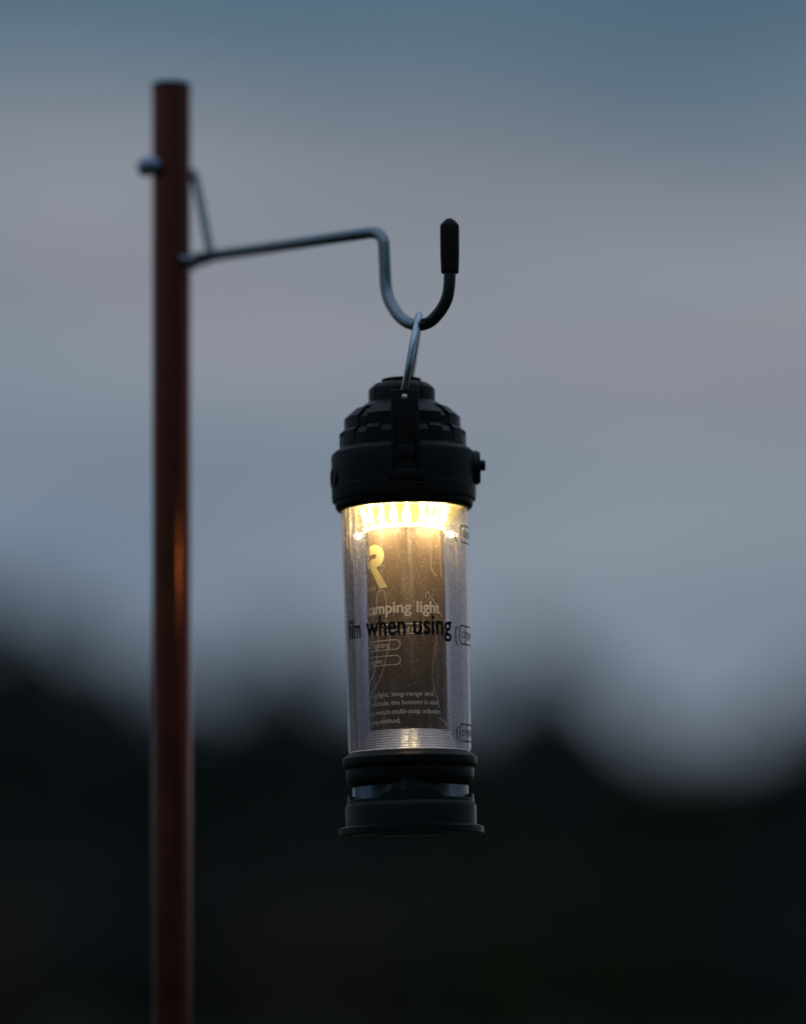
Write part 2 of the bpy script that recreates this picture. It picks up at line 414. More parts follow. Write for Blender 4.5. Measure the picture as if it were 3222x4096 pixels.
M_DARKEN = thin_clear('darkening_layer', .02, (.52,.47,.44), speck=.6, streak=.55, gloss=.6, bumpd=.0004, rough=.15)  # brown tinted sheet added under the film to darken the tube's left side
mesh_obj('darkening_layer', lathe([(RF(y)-.00035, zl(y)) for y in np.linspace(2041, 3005, 40)], 40, a0=R(-118), a1=R(-57)), M_DARKEN, lantern, 80)
M_DARKEN2 = thin_clear('darkening_layer_grey', .02, (.76,.76,.82), speck=.5, streak=.3, gloss=.5, bumpd=.0004, rough=.15)  # second, greyer sheet added to darken the strip beside it
mesh_obj('darkening_layer', lathe([(RF(y)-.00045, zl(y)) for y in np.linspace(2041, 3005, 40)], 24, a0=R(-62), a1=R(-34)), M_DARKEN2, lantern, 80)
# ---- inner housing
RH = 157*U(2500)
rh0, rh1 = 158*U(2128), 155*U(2926)
mesh_obj('battery_housing', lathe([(0, zl(2128)), (rh0-.0003, zl(2126)), (rh0, zl(2132)), (rh1, zl(2945)), (0, zl(2945))], 128), M_HOUSING, lantern, 40)
housing = lantern.children[-1]
for c in lantern.children:
    if c.name.startswith('battery_housing'): housing = c
def rh(z): 
    t_ = (z - zl(2128))/(zl(2926)-zl(2128)); return rh0 + (rh1-rh0)*t_

# ---- lamp head
head = mesh_obj('diffuser_cone', lathe(pr((2032,226),(2040,218),(2060,205),(2085,186),(2108,166),(2118,159)), 96), M_DIFF, lantern, 60)
mesh_obj('lamp_plate', lathe(pr((2029,0),(2030,235),(2034,235),(2035,0)), 64), mat('dull_plate', (.25,.22,.15), .4), lantern, 30)
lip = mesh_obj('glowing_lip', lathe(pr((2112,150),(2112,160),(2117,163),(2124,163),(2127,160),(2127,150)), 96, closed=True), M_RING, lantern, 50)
rnd = random.Random(4)
led_data = [(-72,8,.5),(-53,20,1),(-32,18,1),(-15,21,1),(3,26,.93),(25,25,1),(38,22,1),(50,18,1),(66,9,.5),(85,14,.8),(110,14,.8),(140,14,.8),(170,14,.8),(200,14,.8),(230,14,.8),(260,14,.8)]
for deg, wd, ln in led_data:                        # tapered glowing filaments standing round the core
    bm = bmesh.new(); a = R(deg); w = wd*.5*u17*2.7; n = 7; rows = []
    y0, y1 = 2030, 2030 + 88*ln
    for i in range(n+1):
        t_ = i/n; py = y0 + (y1-y0)*t_
        ww = w*(.55+.45*math.cos(t_*PI*1.6+deg))*(.62+.2*rnd.random()) + w*.25
        rad = (176 - 20*t_)*u17
        row = []
        for k in range(8):
            b = 2*PI*k/8
            p = Vector((math.sin(a)*rad, -math.cos(a)*rad, zl(py)))
            p += Vector((math.cos(a), math.sin(a), 0))*(ww*.5*math.cos(b)) + Vector((math.sin(a), -math.cos(a), 0))*(3*u17*math.sin(b))
            row.append(bm.verts.new(p))
        rows.append(row)
    for A, Bq in zip(rows[:-1], rows[1:]):
        for k in range(8): bm.faces.new((A[k], A[(k+1)%8], Bq[(k+1)%8], Bq[k]))
    bm.faces.new(rows[0]); bm.faces.new(rows[-1])
    mesh_obj('led', bm, M_LED, lip, 60)
M_CHIP = emit('chip_glow', (1, .78, .42), 700.0)
for deg in (-50,-31,-14,24,40,56,180):              # flat chips round the lip, shining down
    chips = bmesh.new(); a = R(deg); q = Vector((math.sin(a)*182*u17, -math.cos(a)*182*u17, zl(2093)))
    rounded_box(chips, q, (17*u17, 24*u17, 4*u17), .0001, Matrix.Rotation(a, 3, 'Z'))
    mesh_obj('led_chip', chips, M_CHIP, lip, 60)
core = lathe(pr((2035,120),(2126,150)), 64)
mesh_obj('lamp_core', core, mat('core_gold', (.10,.08,.04), .4), lantern, 60)

# ---- ribbed aluminium cone
rp = []
ny = 7
for i in range(ny+1):
    y0 = 2928 + i*10.6; r0 = 159 + i*4.9
    rp += [(y0, r0), (y0+1.2, r0+1.3), (y0+2.6, r0+2.5), (y0+4.2, r0+3.5), (y0+6.2, r0+4.4), (y0+10.2, r0+5.6)]
rp = [(2926, 150)] + rp + [(3012, 204), (3013, 0)]
rib = mesh_obj('ribbed_reflector', lathe(pr(*rp), 160), M_RIBBED, lantern, 50)
M_BEAD = mat('bright_bead', (.95,.94,.95), .32, .35)
t = M_BEAD.node_tree; bs = t.nodes['Principled BSDF']; bs.inputs['Anisotropic'].default_value = 1.0; bs.inputs['Anisotropic Rotation'].default_value = .25
tg = t.nodes.new('ShaderNodeTangent'); tg.direction_type = 'RADIAL'; tg.axis = 'Z'; t.links.new(tg.outputs[0], bs.inputs['Tangent'])
bb = bmesh.new()
for i in range(ny+1):
    y0 = 2929.5 + i*10.6; r0 = 161 + i*4.7
    lathe(pr((y0-2.0, r0-3), (y0-2.0, r0-.2), (y0-1.1, r0+1.2), (y0-.2, r0+1.6), (y0+.8, r0+.9), (y0+1.1, r0-3)), 128, bb, closed=True)
lathe(pr((3006, 200), (3007, 236), (3010, 238), (3012, 238), (3012, 200)), 128, bb, closed=True)
mesh_obj('rib', bb, M_BEAD, rib, 60)

# ---- base
def wave(r, z, a):
    return (r, z)
zb0 = zl(3150)
def base_wave(amp, zlim, sgn, n=3):
    def f(r, z, a):
        k = abs(z - zlim)
        # the openings: the edge is pulled away at the front and at two more places round the ring
        s = ((a*n/(2*PI) + .5) % 1.0 - .5)/.5         # 0 at a = 0
        bumpf = .5*(1+math.cos(min(1, abs(s)/.38)*PI))
        w = max(0, 1 - k/(26*u17))
        return (r, z + sgn*amp*bumpf*w)
    return f
mesh_obj('upper_base', lathe(pr((3018,0),(3016,244),(3020,252),(3030,266),(3036,270),(3058,270),(3066,268),(3076,258),(3079,256),(3112,256),(3124,254),(3140,247),(3148,236),(3146,226),(3120,222),(3120,0)), 160,
    rfun=base_wave(30*u17, zl(3148), 1)), M_PLASTIC, lantern, 28)
mesh_obj('clear_ring', lathe(pr((3125,232),(3205,232),(3205,222),(3125,222)), 96, closed=True), M_CLEARBASE, lantern, 30)
for k in range(9):
    bm = bmesh.new(); a = R(-8 + 40*k)
    rounded_box(bm, (math.sin(a)*205*u17, -math.cos(a)*205*u17, (zl(3110)+zl(3215))/2), (26*u17, 26*u17, zl(3110)-zl(3215)), .0004, Matrix.Rotation(a, 3, 'Z'))
    mesh_obj('inner_pillar', bm, M_PLASTIC2, lantern, 30)
mesh_obj('inner_core', lathe(pr((3110,0),(3110,80),(3220,110),(3220,0)), 48), mat('core_grey', (.10,.115,.13), .3, .4), lantern, 40)
def scallop(r, z, a):                                  # hump in front, low pockets beside it, short posts at the sides
    g = abs((math.degrees(a) + 180) % 360 - 180); g = min(g, 180-g) if g > 100 else g
    sm = lambda e0, e1, x: (lambda q: q*q*(3-2*q))(max(0, min(1, (x-e0)/(e1-e0))))
    h = 14*(1-sm(14, 38, g)) - 20*sm(14, 38, g)*(1-sm(74, 84, g)) + 2*sm(74, 84, g)
    k = max(0, 1 - abs(z - zl(3184))/(22*u17))
    z2 = z + k*h*u17
    return (r, max(z2, zl(3203)) if k > 0 else z2)
mesh_obj('lower_base', lathe(pr((3240,0),(3200,216),(3186,226),(3182,246),(3184,252),(3205,254),(3214,254),(3226,261),(3231,262.5),(3296,261),(3303,262),(3311,286),(3314,290),(3338,290),(3342,287),(3343,268),(3340,262),(3340,150),(3344,146),(3344,0)), 160,
    rfun=scallop), M_PLASTIC, lantern, 28)

# ------------------------------------------------------------------ lettering, printed round a cylinder
def glyph_mesh(txt, bold=0.0):
    cu = bpy.data.curves.new('t', 'FONT'); cu.body = txt; cu.size = 1; cu.resolution_u = 3
    cu.fill_mode = 'FRONT'; cu.dimensions = '2D'
    ob = bpy.data.objects.new('t', cu); link(ob); bpy.context.view_layer.update()
    me = bpy.data.meshes.new_from_object(ob.evaluated_get(bpy.context.evaluated_depsgraph_get()))
    bpy.data.objects.remove(ob); bpy.data.curves.remove(cu)
    if bold:                                            # heavier face: the outline laid down several times, a hair apart
        bm = bmesh.new(); out = bmesh.new()
        for i, (dx, dy) in enumerate(((0,0),(1,0),(-1,0),(0,1),(0,-1),(.7,.7),(-.7,-.7),(.7,-.7),(-.7,.7))):
            b = bmesh.new(); b.from_mesh(me); bmesh.ops.translate(b, vec=(dx*bold, dy*bold*.8, i*1e-3), verts=b.verts)
            m2 = bpy.data.meshes.new('t'); b.to_mesh(m2); b.free(); out.from_mesh(m2); bpy.data.meshes.remove(m2)
        bpy.data.meshes.remove(me); me = bpy.data.meshes.new('t'); out.to_mesh(me); out.free(); bm.free()
    return me
def sub_wrap(bm, phi0, s_per_x, z0, s_per_y, rad, off):
    """flat shape in bm (x, y) -> arc on the cylinder"""
    for v in bm.verts:
        x, y = v.co.x, v.co.y
        z = z0 + y*s_per_y; r = (rad(z) if callable(rad) else rad) + off + v.co.z*.006
        a = phi0 + x*s_per_x/r
        v.co = Vector((r*math.sin(a), -r*math.cos(a), z))
def phi_of(px, py, r): 
    s = (px - axis_px(py))*U(py, D-r*.7)/r
    return math.asin(max(-1, min(1, s)))
CAPH = .729                                            # cap height of the built-in font
def text_on(name, txt, parent, mt, px_r, base_py, xh_px, rad, ref=None, px_l=None, bold=0.0, off=.00008, wscale=None):
    """right end of the text at photo column px_r; x height in photo pixels; left end at px_l, or width scale given"""
    me = glyph_mesh(txt, bold); bm = bmesh.new(); bm.from_mesh(me); bpy.data.meshes.remove(me)
    xs = [v.co.x for v in bm.verts]; x0, x1 = min(xs), max(xs)
    for v in bm.verts: v.co.x -= x1
    r = rad(zl(base_py)) if callable(rad) else rad
    z0 = zf(base_py, r); u = U(base_py, D-r)
    sy = xh_px*u/.547
    pr_ = phi_of(px_r, base_py, r)
    if ref is not None:                                # (last characters of the text, photo column where they start)
        m2 = glyph_mesh(ref[0], bold); q = [v.co.x for v in m2.vertices]; bpy.data.meshes.remove(m2)
        sx = (pr_ - phi_of(ref[1], base_py, r))*r/(max(q)-min(q))
    elif px_l is not None:
        pl_ = phi_of(px_l, base_py, r); sx = (pr_-pl_)*r/(x1-x0)
    else: sx = sy*(wscale or 1)
    bmesh.ops.triangulate(bm, faces=bm.faces[:])
    sub_wrap(bm, pr_, sx, z0, sy, rad, off)
    return mesh_obj(name, bm, mt, parent)
hr = rh
text_on('title_lettering', 'Multifunctionalcamping light', housing, M_CREAM, 1755, 2449, 36, hr, bold=.024, ref=('camping light', 1474))
text_on('pill_lettering', 'multi: near and far', housing, M_CREAM, 1676, 2527, 15.5, hr, bold=.016, ref=('near and far', 1541))
text_on('pill_lettering', '360\u00b0 lighting', housing, M_CREAM, 1560, 2585, 15.5, hr, bold=.016, ref=('lighting', 1495))
text_on('pill_lettering', 'strong magnet', housing, M_CREAM, 1529, 2647, 15, hr, bold=.016, ref=('magnet', 1478))
text_on('text_line', 'camping light, long-range and', housing, M_CREAM, 1732, 2783, 14.5, hr, bold=.016, ref=('light, long-range and', 1512.6))
text_on('text_line', 'lampshade, the bottom is also', housing, M_CREAM, 1750, 2817, 14.5, hr, bold=.016, ref=('the bottom is also', 1562.5))
text_on('text_line', 'the top switch multi-step adjustm', housing, M_CREAM, 1760, 2853, 14.5, hr, bold=.016, ref=('multi-step adjustm', 1566))
text_on('text_line', 'charging method.', housing, M_CREAM, 1602, 2889, 14.5, hr, bold=.016, ref=('method.', 1519.7))
text_on('mark_lettering', 'H U I', housing, M_CREAM, 1499, 2352, 12, hr, wscale=1.5)
def strokes_on(name, lines, parent, mt, rad, w_px, off=.00008, py_ref=None, closed=False):
    """lines: polylines in photo pixels, laid on the front of the cylinder as thin ribbons with a little thickness"""
    bm = bmesh.new()
    for ln in lines:
        pts = []
        for px, py in ln:
            r = rad(zl(py)) if callable(rad) else rad
            r += off; a = phi_of(px, py, r)
            rowdrop = r*(1-math.cos(a))*math.tan(math.atan((HORIZON-py)/F))
            z = zf(py, r)                               # same height as the front point
            pts.append((a, z, r))
        if len(pts) < 2: continue
        rows = []
        for i, (a, z, r) in enumerate(pts):
            i0, i1 = max(0, i-1), min(len(pts)-1, i+1)
            dx = (pts[i1][0]-pts[i0][0])*r; dz = pts[i1][1]-pts[i0][1]; l = math.hypot(dx, dz) or 1
            nx, nz = -dz/l*w_px*u17/2, dx/l*w_px*u17/2
            rows.append([bm.verts.new((rr*math.sin(a+s*nx/r), -rr*math.cos(a+s*nx/r), z+s*nz)) for s, rr in ((-1, r), (1, r), (1, r-.00005), (-1, r-.00005))])
        for A, Bq in zip(rows[:-1], rows[1:]):
            for k in range(4): bm.faces.new((A[k], A[(k+1)%4], Bq[(k+1)%4], Bq[k]))
        bm.faces.new(rows[0]); bm.faces.new(rows[-1])
    return mesh_obj(name, bm, mt, parent)
def pill(xr, yt, yb):                                   # outline with a round right end, running back round the left side
    h = (yb-yt)/2; c = (yt+yb)/2; xe = xr-h*.9
    top = [(x, yt) for x in np.linspace(1476, xe, 14)]
    arc = [(xe + h*.9*math.sin(a), c - h*math.cos(a)) for a in np.linspace(0, PI, 12)]
    bot = [(x, yb) for x in np.linspace(xe, 1476, 14)]
    return top + arc[1:-1] + bot
for q in ((1692, 2494.5, 2533), (1599, 2557.5, 2595), (1600, 2620, 2656)):
    strokes_on('pill_outline', [pill(*q)], housing, M_CREAM, hr, 3.6)
# the big cream letter of the maker's mark, cut off by the housing's left side
def poly_on(name, polys, parent, mt, rad, off=.0001):
    bm = bmesh.new()
    for poly in polys:
        vs = [bm.verts.new((px, py, 0)) for px, py in poly]; bm.faces.new(vs)
    bmesh.ops.triangulate(bm, faces=bm.faces[:])
    bmesh.ops.subdivide_edges(bm, edges=bm.edges[:], cuts=2, use_grid_fill=True)
    for v in bm.verts:
        px, py = v.co.x, v.co.y; r = (rad(zl(py)) if callable(rad) else rad) + off
        a = phi_of(px, py, r); v.co = Vector((r*math.sin(a), -r*math.cos(a), zf(py, r)))
    return mesh_obj(name, bm, mt, parent)
def c2(x, y): return (1330 + x/2.847, 1980 + y/2.847 - 6)
oR = [(410,570),(445,557),(490,560),(530,580),(560,612),(580,655),(584,700),(574,745),(550,785),(520,808),(495,820),
      (620,1055),(530,1062),(424,815),(397,828),(403,790),(412,730),(452,722),(478,716),(492,702),(496,684),(488,668),(470,662),(414,672),(412,630)]
M_MARK = mat('lamplit_print', (.80,.70,.30), .5)  # the lamp's yellow light is put into this print's colour
poly_on('maker_mark', [[c2(x, y) for x, y in oR], [c2(x, y) for x, y in [(368,560),(380,558),(400,610),(408,680),(402,760),(392,800),(386,760),(392,680),(384,610)]]], housing, M_MARK, hr)
strokes_on('mark_lettering', [[c2(392, 885), c2(378, 892), c2(372, 915), c2(384, 925)], [c2(384, 940), c2(392, 955), c2(384, 970)], [c2(384, 985), c2(386, 1010)]], housing, M_CREAM, hr, 5)

# film lettering
rf = lambda z: (251 - 7*((zl(2040)-z)/(zl(2040)-zl(3010))))*U(2520) + .0003
text_on('black_lettering', 'using', film, M_INK, 1802, 2537, 63, rf, px_l=1648, bold=.022, off=.00035)
text_on('black_lettering', 'when', film, M_INK, 1621.5, 2538, 63, rf, px_l=1463.5, bold=.022, off=.00035)
text_on('black_lettering', 'film', film, M_INK, 1444, 2538, 60, rf, px_l=1397, bold=.022, off=.00035)
def tabmark(yt, yb, x0):
    h = yb-yt; al = phi_of(x0, (yt+yb)/2, rf(zl(yt)))
    r = rf(zl(yt))+.0001
    X = lambda a: axis_px((yt+yb)/2) + math.sin(a)*r/U((yt+yb)/2, D-r*.7)
    for da in (0.0, R(11)):
        a = al + da
        fr = [(X(a+R(2)), yt), (X(a), yt+h*.2), (X(a), yb-h*.2), (X(a+R(2)), yb)]
        tp_ = [(X(a+R(2)+R(k*3)), yt) for k in range(9)]; bt_ = [(X(a+R(2)+R(k*3)), yb) for k in range(9)]
        strokes_on('tab_outline', [fr, tp_, bt_], film, M_INK, lambda z: rf(z), 4.6, off=.0003)
        me = glyph_mesh('OPEN', .0); bm = bmesh.new(); bm.from_mesh(me); bpy.data.meshes.remove(me)
        bmesh.ops.triangulate(bm, faces=bm.faces[:])
        s = .40*h*U(2500)/CAPH
        sub_wrap(bm, a+R(2.4), s*.9, zf((yt+yb)/2+.2*h, r)-.0*s, s, rf, .00032)
        mesh_obj('tab_lettering', bm, M_INK, film)
for yt_, yb_, xx in ((2492, 2576, 1820), (2898, 2962, 1825), (2110, 2160, 1818)):
    c_ = (yt_+yb_)/2
    strokes_on('tab_arrow', [[(xx+7, yt_+6), (xx, yt_+26), (xx+1, c_), (xx+1, yb_-20), (xx+8, yb_)]], film, mat('smoky_print', (.05,.06,.08), .3), rf, 6.5, off=.0003)
tabmark(2088, 2156, 1840); tabmark(2494, 2568, 1836); tabmark(2892, 2960, 1838)
# creases in the film
def c3(x, y): return (1330 + x/2.847, 2350 + y/2.847)
def c4(x, y): return (1330 + x/2.847, 2650 + y/2.847)
def wig(pts, seed, amp=1.2, k=7):
    rr = random.Random(seed); out = []
    for v in catmull([Vector((x, y, 0)) for x, y in pts], k): out.append((v.x + rr.uniform(-amp, amp), v.y))
    return out
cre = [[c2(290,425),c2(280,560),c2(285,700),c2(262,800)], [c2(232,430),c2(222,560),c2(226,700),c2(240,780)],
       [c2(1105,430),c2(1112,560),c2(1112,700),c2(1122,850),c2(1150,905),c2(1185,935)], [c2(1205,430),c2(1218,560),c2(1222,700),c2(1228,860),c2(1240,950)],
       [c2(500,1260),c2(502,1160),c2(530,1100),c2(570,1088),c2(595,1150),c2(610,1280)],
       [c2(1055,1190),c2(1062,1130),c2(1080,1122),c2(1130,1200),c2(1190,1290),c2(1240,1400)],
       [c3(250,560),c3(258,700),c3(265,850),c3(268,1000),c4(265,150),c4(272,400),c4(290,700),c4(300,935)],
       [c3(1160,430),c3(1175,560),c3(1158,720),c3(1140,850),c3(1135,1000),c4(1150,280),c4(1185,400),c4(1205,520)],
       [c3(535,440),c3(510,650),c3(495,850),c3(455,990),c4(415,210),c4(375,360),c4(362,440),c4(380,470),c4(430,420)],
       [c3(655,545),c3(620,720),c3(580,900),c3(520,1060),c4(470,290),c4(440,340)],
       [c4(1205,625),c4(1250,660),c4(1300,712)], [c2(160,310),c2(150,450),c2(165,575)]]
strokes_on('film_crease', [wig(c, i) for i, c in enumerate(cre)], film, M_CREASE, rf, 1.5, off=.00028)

# ------------------------------------------------------------------ pole
YP = D + .088
pole_top = P(684.5, 345, YP - .012); pole_bot = P(687, 4096, YP + .004)
dirv = (pole_bot - pole_top).normalized()
k = (0 - pole_top.z)/dirv.z; ground_pt = pole_top + dirv*k
pole = empty('lantern_pole', ground_pt, (0,0,0), 'slim copper brown metal pole with a dark top plug that carries the wire hook', 'pole')
def on_pole(py):                                       # the point of the pole's axis seen in that row
    lo, hi = 0.0, 1.2
    for _ in range(40):
        m_ = (lo+hi)/2; q = pole_top + dirv*m_
        y_ = q.y; Z = q.z-CZ; fw = y_*math.cos(TH)+Z*math.sin(TH); up = -y_*math.sin(TH)+Z*math.cos(TH)
        if H0/2 - F*up/fw < py: lo = m_
        else: hi = m_
    return pole_top + dirv*lo
uP = U(1000, YP)
def seg(name, pA, pB, rA, rB, m, bev=.0003):
    d = (pB-pA).normalized()
    return mesh_obj(name, tube([pA-ground_pt, pA+d*bev-ground_pt, pB-d*bev-ground_pt, pB-ground_pt], [rA-bev, rA, rB, rB-bev], 64), m, pole, 40)
joint = on_pole(2660)
seg('upper_tube', pole_top + dirv*.0008, joint, 77*uP, 77*uP, M_POLE)
seg('lower_tube', joint - dirv*.001, ground_pt, 76.5*uP, 76.5*uP, M_POLE)
seg('top_plug', pole_top - dirv*.0012, pole_top + dirv*.002, 77.6*uP, 78*uP, M_POLECAP, .0008)

# ------------------------------------------------------------------ wire hook (plan: runs from the pole to the right and towards the camera)
def Yh(px): return D - .012 + (1672-px)*U(1200)*1.13           # depth along the hook's plan line
hook = empty('wire_hanger', on_pole(1040), (0,0,0), 'bent steel wire hanger with black rubber tip clipped on the copper pole', 'hook')
H0v = hook.location.copy()
arm_px = [(800,1029),(900,1015),(1050,993),(1200,971),(1350,948.5),(1440,935.5),(1480,930),(1504,932),(1522,944),(1532,963),(1535,990),(1538,1058),(1542,1140),(1551,1187),(1569,1225),(1594,1262),(1626,1288),(1663,1301)]
end_px = [(1663,1301),(1695,1297),(1728,1280),(1764,1238),(1786,1195),(1795,1150),(1798,1100),(1798,1060),(1797.5,1000)]
arm = [P(x, y, Yh(x)) - H0v for x, y in arm_px]
rwire = 24*U(1200)
axp = on_pole(1042); axd = dirv
# cradle arc round the pole's front right side
aim = math.atan2(arm[0].y + H0v.y - axp.y, arm[0].x + H0v.x - axp.x)
RC = 77*uP + 17*uP
def ring_pt(c, ang, rad, dz=0): return Vector((c.x + rad*math.cos(ang), c.y + rad*math.sin(ang), c.z + dz)) - H0v
cz = arm[0].z + H0v.z - axp.z
mesh_obj('arm_wire', tube(catmull([ring_pt(axp, aim, RC-8*uP, cz)] + arm, 6), rwire, 20), M_STEEL, hook, 60)
cr = [ring_pt(axp, aim + R(a), RC, cz - .0022) for a in np.linspace(-64, 64, 24)]
mesh_obj('cradle', tube(cr, 17*uP, 16), M_STEEL, hook, 60)
sd_ = P(850, 1034, Yh(850)) - H0v
mesh_obj('weld_stub', tube(catmull([ring_pt(axp, aim, RC, cz-.0022), sd_ + (ring_pt(axp, aim, RC, cz-.0022)-sd_)*.35, sd_], 6), [16*uP]*9+[14*uP,12*uP,8*uP,4*uP], 16), M_STEEL, hook, 60)
endp = [P(x, y, Yh(x)) - H0v for x, y in end_px]
mesh_obj('dark_tip_wire', tube(catmull(endp, 8), rwire*.99, 20), M_DARKWIRE, hook, 60)
c0 = P(1798.5, 1092, Yh(1798)) - H0v; c1 = P(1797, 872, Yh(1798)) - H0v
cl = (c1-c0)
fr_ = [(0,32),(.01,34.5),(.04,35),(.3,37),(.6,37.5),(.84,37.5),(.875,36),(.91,30),(.945,23),(.975,15),(.992,8),(1.0,1.5)]
mesh_obj('rubber_tip', tube([c0 + cl*f for f, _ in fr_], [w*U(980) for _, w in fr_], 28), M_RUBBER, hook, 50)
# brace: rises from the arm to the pole, curls behind it and ends in a round cap at the front left
zt_c = on_pole(668)
b0 = P(843, 1022, Yh(843)) - H0v; b1 = P(812, 860, Yh(800)) - H0v; b2 = P(783, 725, Yh(765)) - H0v
RB = 77*uP + 14*uP
bw = 17.5*uP
curl = [ring_pt(zt_c, aim + R(a), RB + (4*uP if a < 20 else 0), dz) for a, dz in ((22,-.0036),(45,-.0006),(70,.0006),(95,.001),(120,.0012),(150,.0014),(170,.0008),(190,-.0006),(210,-.0008))]
mesh_obj('brace_wire', tube(catmull([b0, b1, b2, P(772, 690, Yh(760)) - H0v] + curl, 8), bw, 16), M_STEEL, hook, 60)
kn = [ring_pt(zt_c, aim + R(a), RB + 12*uP, -.0008) for a in (180,187,194,203,214,225,236,244,250,253)]
mesh_obj('end_cap', tube(kn, [x*uP for x in (14,27,35,38,38,38,37,32,20,4)], 24), mat('blue_grey_cap', (.24,.33,.45), .3, .7), hook, 60)

# ------------------------------------------------------------------ background: ground, hills, trees, shrubs
def ground_mat(name, c1, c2_, sc):
    m = mat(name, c1, .95, 0, .1); t = m.node_tree; b = t.nodes['Principled BSDF']
    tcn = t.nodes.new('ShaderNodeTexCoord'); nz = noise(t, tcn.outputs['Object'], sc, 6, .6)
    t.links.new(mixc(t, nz, (*c1, 1), (*c2_, 1)), b.inputs['Base Color']); return m
M_GRASS = ground_mat('meadow', (.03,.045,.02), (.06,.06,.03), .3)
M_HILL = ground_mat('hill', (.02,.03,.02), (.04,.045,.028), .06)
nx, ny_ = 60, 80; vs = []; fs = []
def gz(x, y):
    d = math.hypot(x, y); return .12*math.sin(x*.11+y*.07)*min(1, d/25) + .25*math.sin(y*.03+1)*min(1, d/60)*.6
xs_ = np.concatenate([-np.geomspace(900, 1, nx//2), np.geomspace(1, 900, nx//2)]); ys_ = np.concatenate([-np.geomspace(300,1,20), np.geomspace(1,1500,60)])
for y in ys_:
    for x in xs_: vs.append((x, y, gz(x, y) if math.hypot(x, y) < 400 else 0))
for j in range(len(ys_)-1):
    for i in range(len(xs_)-1):
        a = j*len(xs_)+i; fs.append((a, a+1, a+1+len(xs_), a+len(xs_)))
me = bpy.data.meshes.new('ground'); me.from_pydata(vs, [], fs); me.materials.append(M_GRASS)
for p_ in me.polygons: p_.use_smooth = True
g = link(bpy.data.objects.new('ground', me)); tag(g, kind='structure')
vs = []; fs = []; NX, NY = 90, 16
for j in range(NY):
    for i in range(NX):
        x = -500 + 1000*i/(NX-1); t_ = j/(NY-1); y = 330 + 260*t_
        h = (27 + 3*math.sin(x*.013+.6) + 2.5*math.sin(x*.041+2) + 1.2*math.sin(x*.09))*math.sin(min(1, t_*1.25)*PI/2)
        vs.append((x, y, -1 + h))
for j in range(NY-1):
    for i in range(NX-1):
        a = j*NX+i; fs.append((a, a+1, a+1+NX, a+NX))
me = bpy.data.meshes.new('hills'); me.from_pydata(vs, [], fs); me.materials.append(M_HILL)
for p_ in me.polygons: p_.use_smooth = True
tag(link(bpy.data.objects.new('hills', me)), kind='structure')

def leaf_mat(name, a, b_):
    m = mat(name, a, .7, 0, .3); t = m.node_tree; b = t.nodes['Principled BSDF']
    tcn = t.nodes.new('ShaderNodeTexCoord'); nz = noise(t, tcn.outputs['Object'], 1.3, 3, .6)
    t.links.new(mixc(t, nz, (*a, 1), (*b_, 1)), b.inputs['Base Color'])
    return m
M_LEAFS = [leaf_mat('dark_leaves', (.042,.06,.055), (.07,.095,.078)), leaf_mat('olive_leaves', (.045,.075,.03), (.075,.115,.042)), leaf_mat('brown_leaves', (.09,.078,.068), (.13,.11,.09))]
M_BARK = mat('bark', (.06,.045,.035), .9, 0, .2)
def leaves(name, blobs, n, size, m, parent, seed):
    """leaf clumps scattered through ellipsoids (centre, radii)"""
    rg = np.random.default_rng(seed); vol = np.array([b[1][0]*b[1][1]*b[1][2] for b in blobs])**.67
    cnt = (n*vol/vol.sum()).astype(int); V = []; Fc = []
    for (c, r), k in zip(blobs, cnt):
        d = rg.normal(size=(k, 3)); d /= np.linalg.norm(d, axis=1)[:, None]
        rad = rg.uniform(.35, 1.0, k)**.45*(1 + .12*np.sin(d[:, 0]*7 + c[0]*3)*np.cos(d[:, 2]*6 + c[1]))
        p = np.array(c) + d*rad[:, None]*np.array(r)
        a = rg.normal(size=(k, 3)); a /= np.linalg.norm(a, axis=1)[:, None]
        b = np.cross(a, rg.normal(size=(k, 3))); b /= np.linalg.norm(b, axis=1)[:, None]
        sz = size*rg.uniform(.5, 1.3, (k, 1))
        V.append(np.stack([p + a*sz, p + b*sz*.55, p - a*sz*.9, p - b*sz*.6], 1).reshape(-1, 3))
    V = np.concatenate(V); Fc = np.arange(len(V)).reshape(-1, 4).tolist()
    me = bpy.data.meshes.new(name); me.from_pydata(V.tolist(), [], Fc); me.materials.append(m)
    o = link(bpy.data.objects.new(name, me)); o.parent = parent; return o
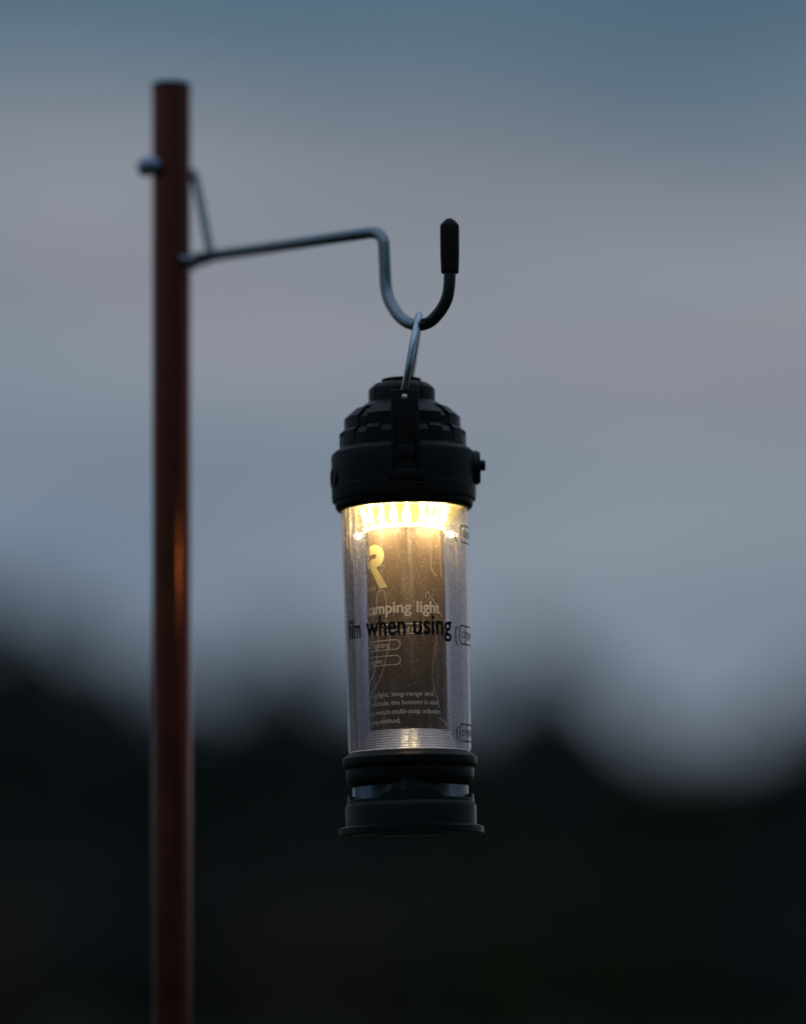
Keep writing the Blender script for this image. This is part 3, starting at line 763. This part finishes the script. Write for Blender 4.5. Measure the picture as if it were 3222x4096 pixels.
def tree(px, top_py, Y, width_px, lean, mi, label, seed, kind='round'):
    rr = random.Random(seed); top = P(px, top_py, Y); H = top.z; x = top.x; w = width_px*Y/F/2
    o = empty('broadleaf_tree' if kind == 'round' else 'conifer_tree', (x, Y, 0), (0,0,0), label, 'tree', 'trees along the far edge of the field')
    bm = bmesh.new(); th = H*.72; tr = .05 + H*.018
    trunk = catmull([(0,0,-.3), (lean*.2, 0, H*.2), (lean*.5, .1, H*.45), (lean*.8, .1, th)], 4)
    tube(trunk, [tr*(1-.75*i/(len(trunk)-1)) for i in range(len(trunk))], 8, bm)
    blobs = []
    if kind == 'round':
        blobs.append(((lean*.6, 0, H*.58), (w*.86, w*.86, H*.385)))        # the crown's mass, then lobes on its outside
        for k in range(15):
            a = rr.uniform(0, 2*PI); e_ = rr.uniform(-.5, 1.35); d = math.cos(e_)*w*.82
            c = (lean*.6 + d*math.cos(a), d*math.sin(a), H*.58 + math.sin(e_)*H*.33); r = w*rr.uniform(.20, .36)
            blobs.append((c, (r, r, r*rr.uniform(.7, .95))))
            s0 = trunk[min(len(trunk)-1, int(.6*len(trunk)))]
            tube([s0, (Vector(s0)+Vector(c))/2 + Vector((0,0,.2)), Vector(c)], [tr*.35, tr*.22, tr*.08], 6, bm)
        for k in range(16):                              # loose sprigs standing out of the crown
            a = rr.uniform(0, 2*PI); e_ = rr.uniform(.1, 1.5); d = math.cos(e_)*w*1.05; r = w*rr.uniform(.08, .2)
            blobs.append(((lean*.6 + d*math.cos(a), d*math.sin(a), H*.60 + math.sin(e_)*H*rr.uniform(.36,.46)), (r, r, r)))
        blobs.append(((lean, 0, H*.9), (w*.5, w*.5, H*.09)))
    else:
        for k in range(9):
            h = .16 + .8*k/8; r = w*(1.04-h)*1.05
            blobs.append(((lean*h, 0, H*h), (r, r, H*.06)))
            for q in range(4):
                a = q*PI/2 + k; tube([(0,0,H*h*.98), (r*.8*math.cos(a), r*.8*math.sin(a), H*h)], [tr*.2, tr*.05], 5, bm)
    mesh_obj('trunk', bm, M_BARK, o, 60)
    for k in range(9):                                # lower skirts of the crown
        a = rr.uniform(0, 2*PI); d = rr.uniform(.1, .8)*w
        blobs.append(((d*math.cos(a), d*math.sin(a), H*rr.uniform(.12, .5)), (w*.5, w*.5, H*.14)))
    leaves('crown', blobs, 16000, .34, M_LEAFS[mi], o, seed)
    return o
TREES = [
 (-260, 2470, 138, 1100, .3, 0, 'round', 'tall dark round tree cut by the left edge of the picture'),
 (130, 2430, 142, 860, -.2, 0, 'round', 'tallest blurred tree, dark broad crown left of the pole'),
 (480, 2630, 150, 720, .2, 2, 'round', 'brownish round tree directly behind the pole'),
 (790, 2810, 144, 560, .1, 0, 'round', 'low dark tree in the dip right of the pole'),
 (1110, 2610, 140, 700, .2, 0, 'round', 'dark humped tree between the pole and the lantern'),
 (1420, 2730, 152, 640, -.2, 2, 'round', 'brownish tree just left of the lantern base'),
 (1720, 2800, 146, 620, .1, 0, 'round', 'dark tree hidden mostly behind the lantern base'),
 (2130, 2670, 141, 780, -.1, 0, 'round', 'dark humped tree right of the lantern'),
 (2470, 2880, 148, 600, .2, 0, 'round', 'sloping dark tree right of the humped one'),
 (2790, 2990, 143, 600, 0, 1, 'round', 'lowest olive tree under the bright gap of sky at right'),
 (3080, 2900, 139, 560, .1, 0, 'round', 'middling dark tree near the right edge'),
 (3380, 2770, 137, 760, .1, 0, 'round', 'tall dark tree cut by the right edge of the picture')]
for i, (px, py, Y, w, ln, mi, kd, lb) in enumerate(TREES): tree(px, py, Y, w, ln, mi, lb, 100+i, kd)
def shrub(px, top_py, Y, width_px, mi, label, seed):
    rr = random.Random(seed); top = P(px, top_py, Y); H = top.z; w = width_px*Y/F/2
    o = empty('leafy_shrub', (top.x, Y, 0), (0,0,0), label, 'shrub', 'tall shrubs in front of the trees')
    bm = bmesh.new()
    for k in range(6):
        a = k*PI/3; tube([(0,0,-.1), (w*.2*math.cos(a), w*.2*math.sin(a), H*.4), (w*.45*math.cos(a), w*.45*math.sin(a), H*.8)], [.06, .04, .01], 6, bm)
    mesh_obj('stem', bm, M_BARK, o, 60)
    blobs = [((0, 0, H*.45), (w*.7, w*.7, H*.46))]
    for k in range(6):
        a = rr.uniform(0, 2*PI); d = rr.uniform(.3, .6)*w; r = w*rr.uniform(.3, .5)
        blobs.append(((d*math.cos(a), d*math.sin(a), H*rr.uniform(.3, .7)), (r, r, H*rr.uniform(.22, .3))))
    leaves('foliage', blobs, 9000, .17, M_LEAFS[mi], o, seed)
SHRUBS = [
 (60, 3280, 88, 620, 2, 'brown shrub at the far left of the shrub row'),
 (560, 3330, 92, 560, 0, 'dark shrub behind the foot of the pole'),
 (1010, 3300, 90, 560, 2, 'brown shrub between the pole and the lantern'),
 (1480, 3360, 95, 560, 2, 'brownish shrub below the lantern base'),
 (1980, 3340, 86, 640, 1, 'olive green shrub lower right of the lantern'),
 (2480, 3420, 90, 640, 1, 'broad olive shrub under the slope of trees at right'),
 (2960, 3480, 93, 560, 0, 'dark green shrub at the far right of the shrub row'),
 (3330, 3400, 88, 420, 0, 'dark shrub cut by the right edge of the picture')]
for i, (px, py, Y, w, mi, lb) in enumerate(SHRUBS): shrub(px, py, Y, w, mi, lb, 300+i)
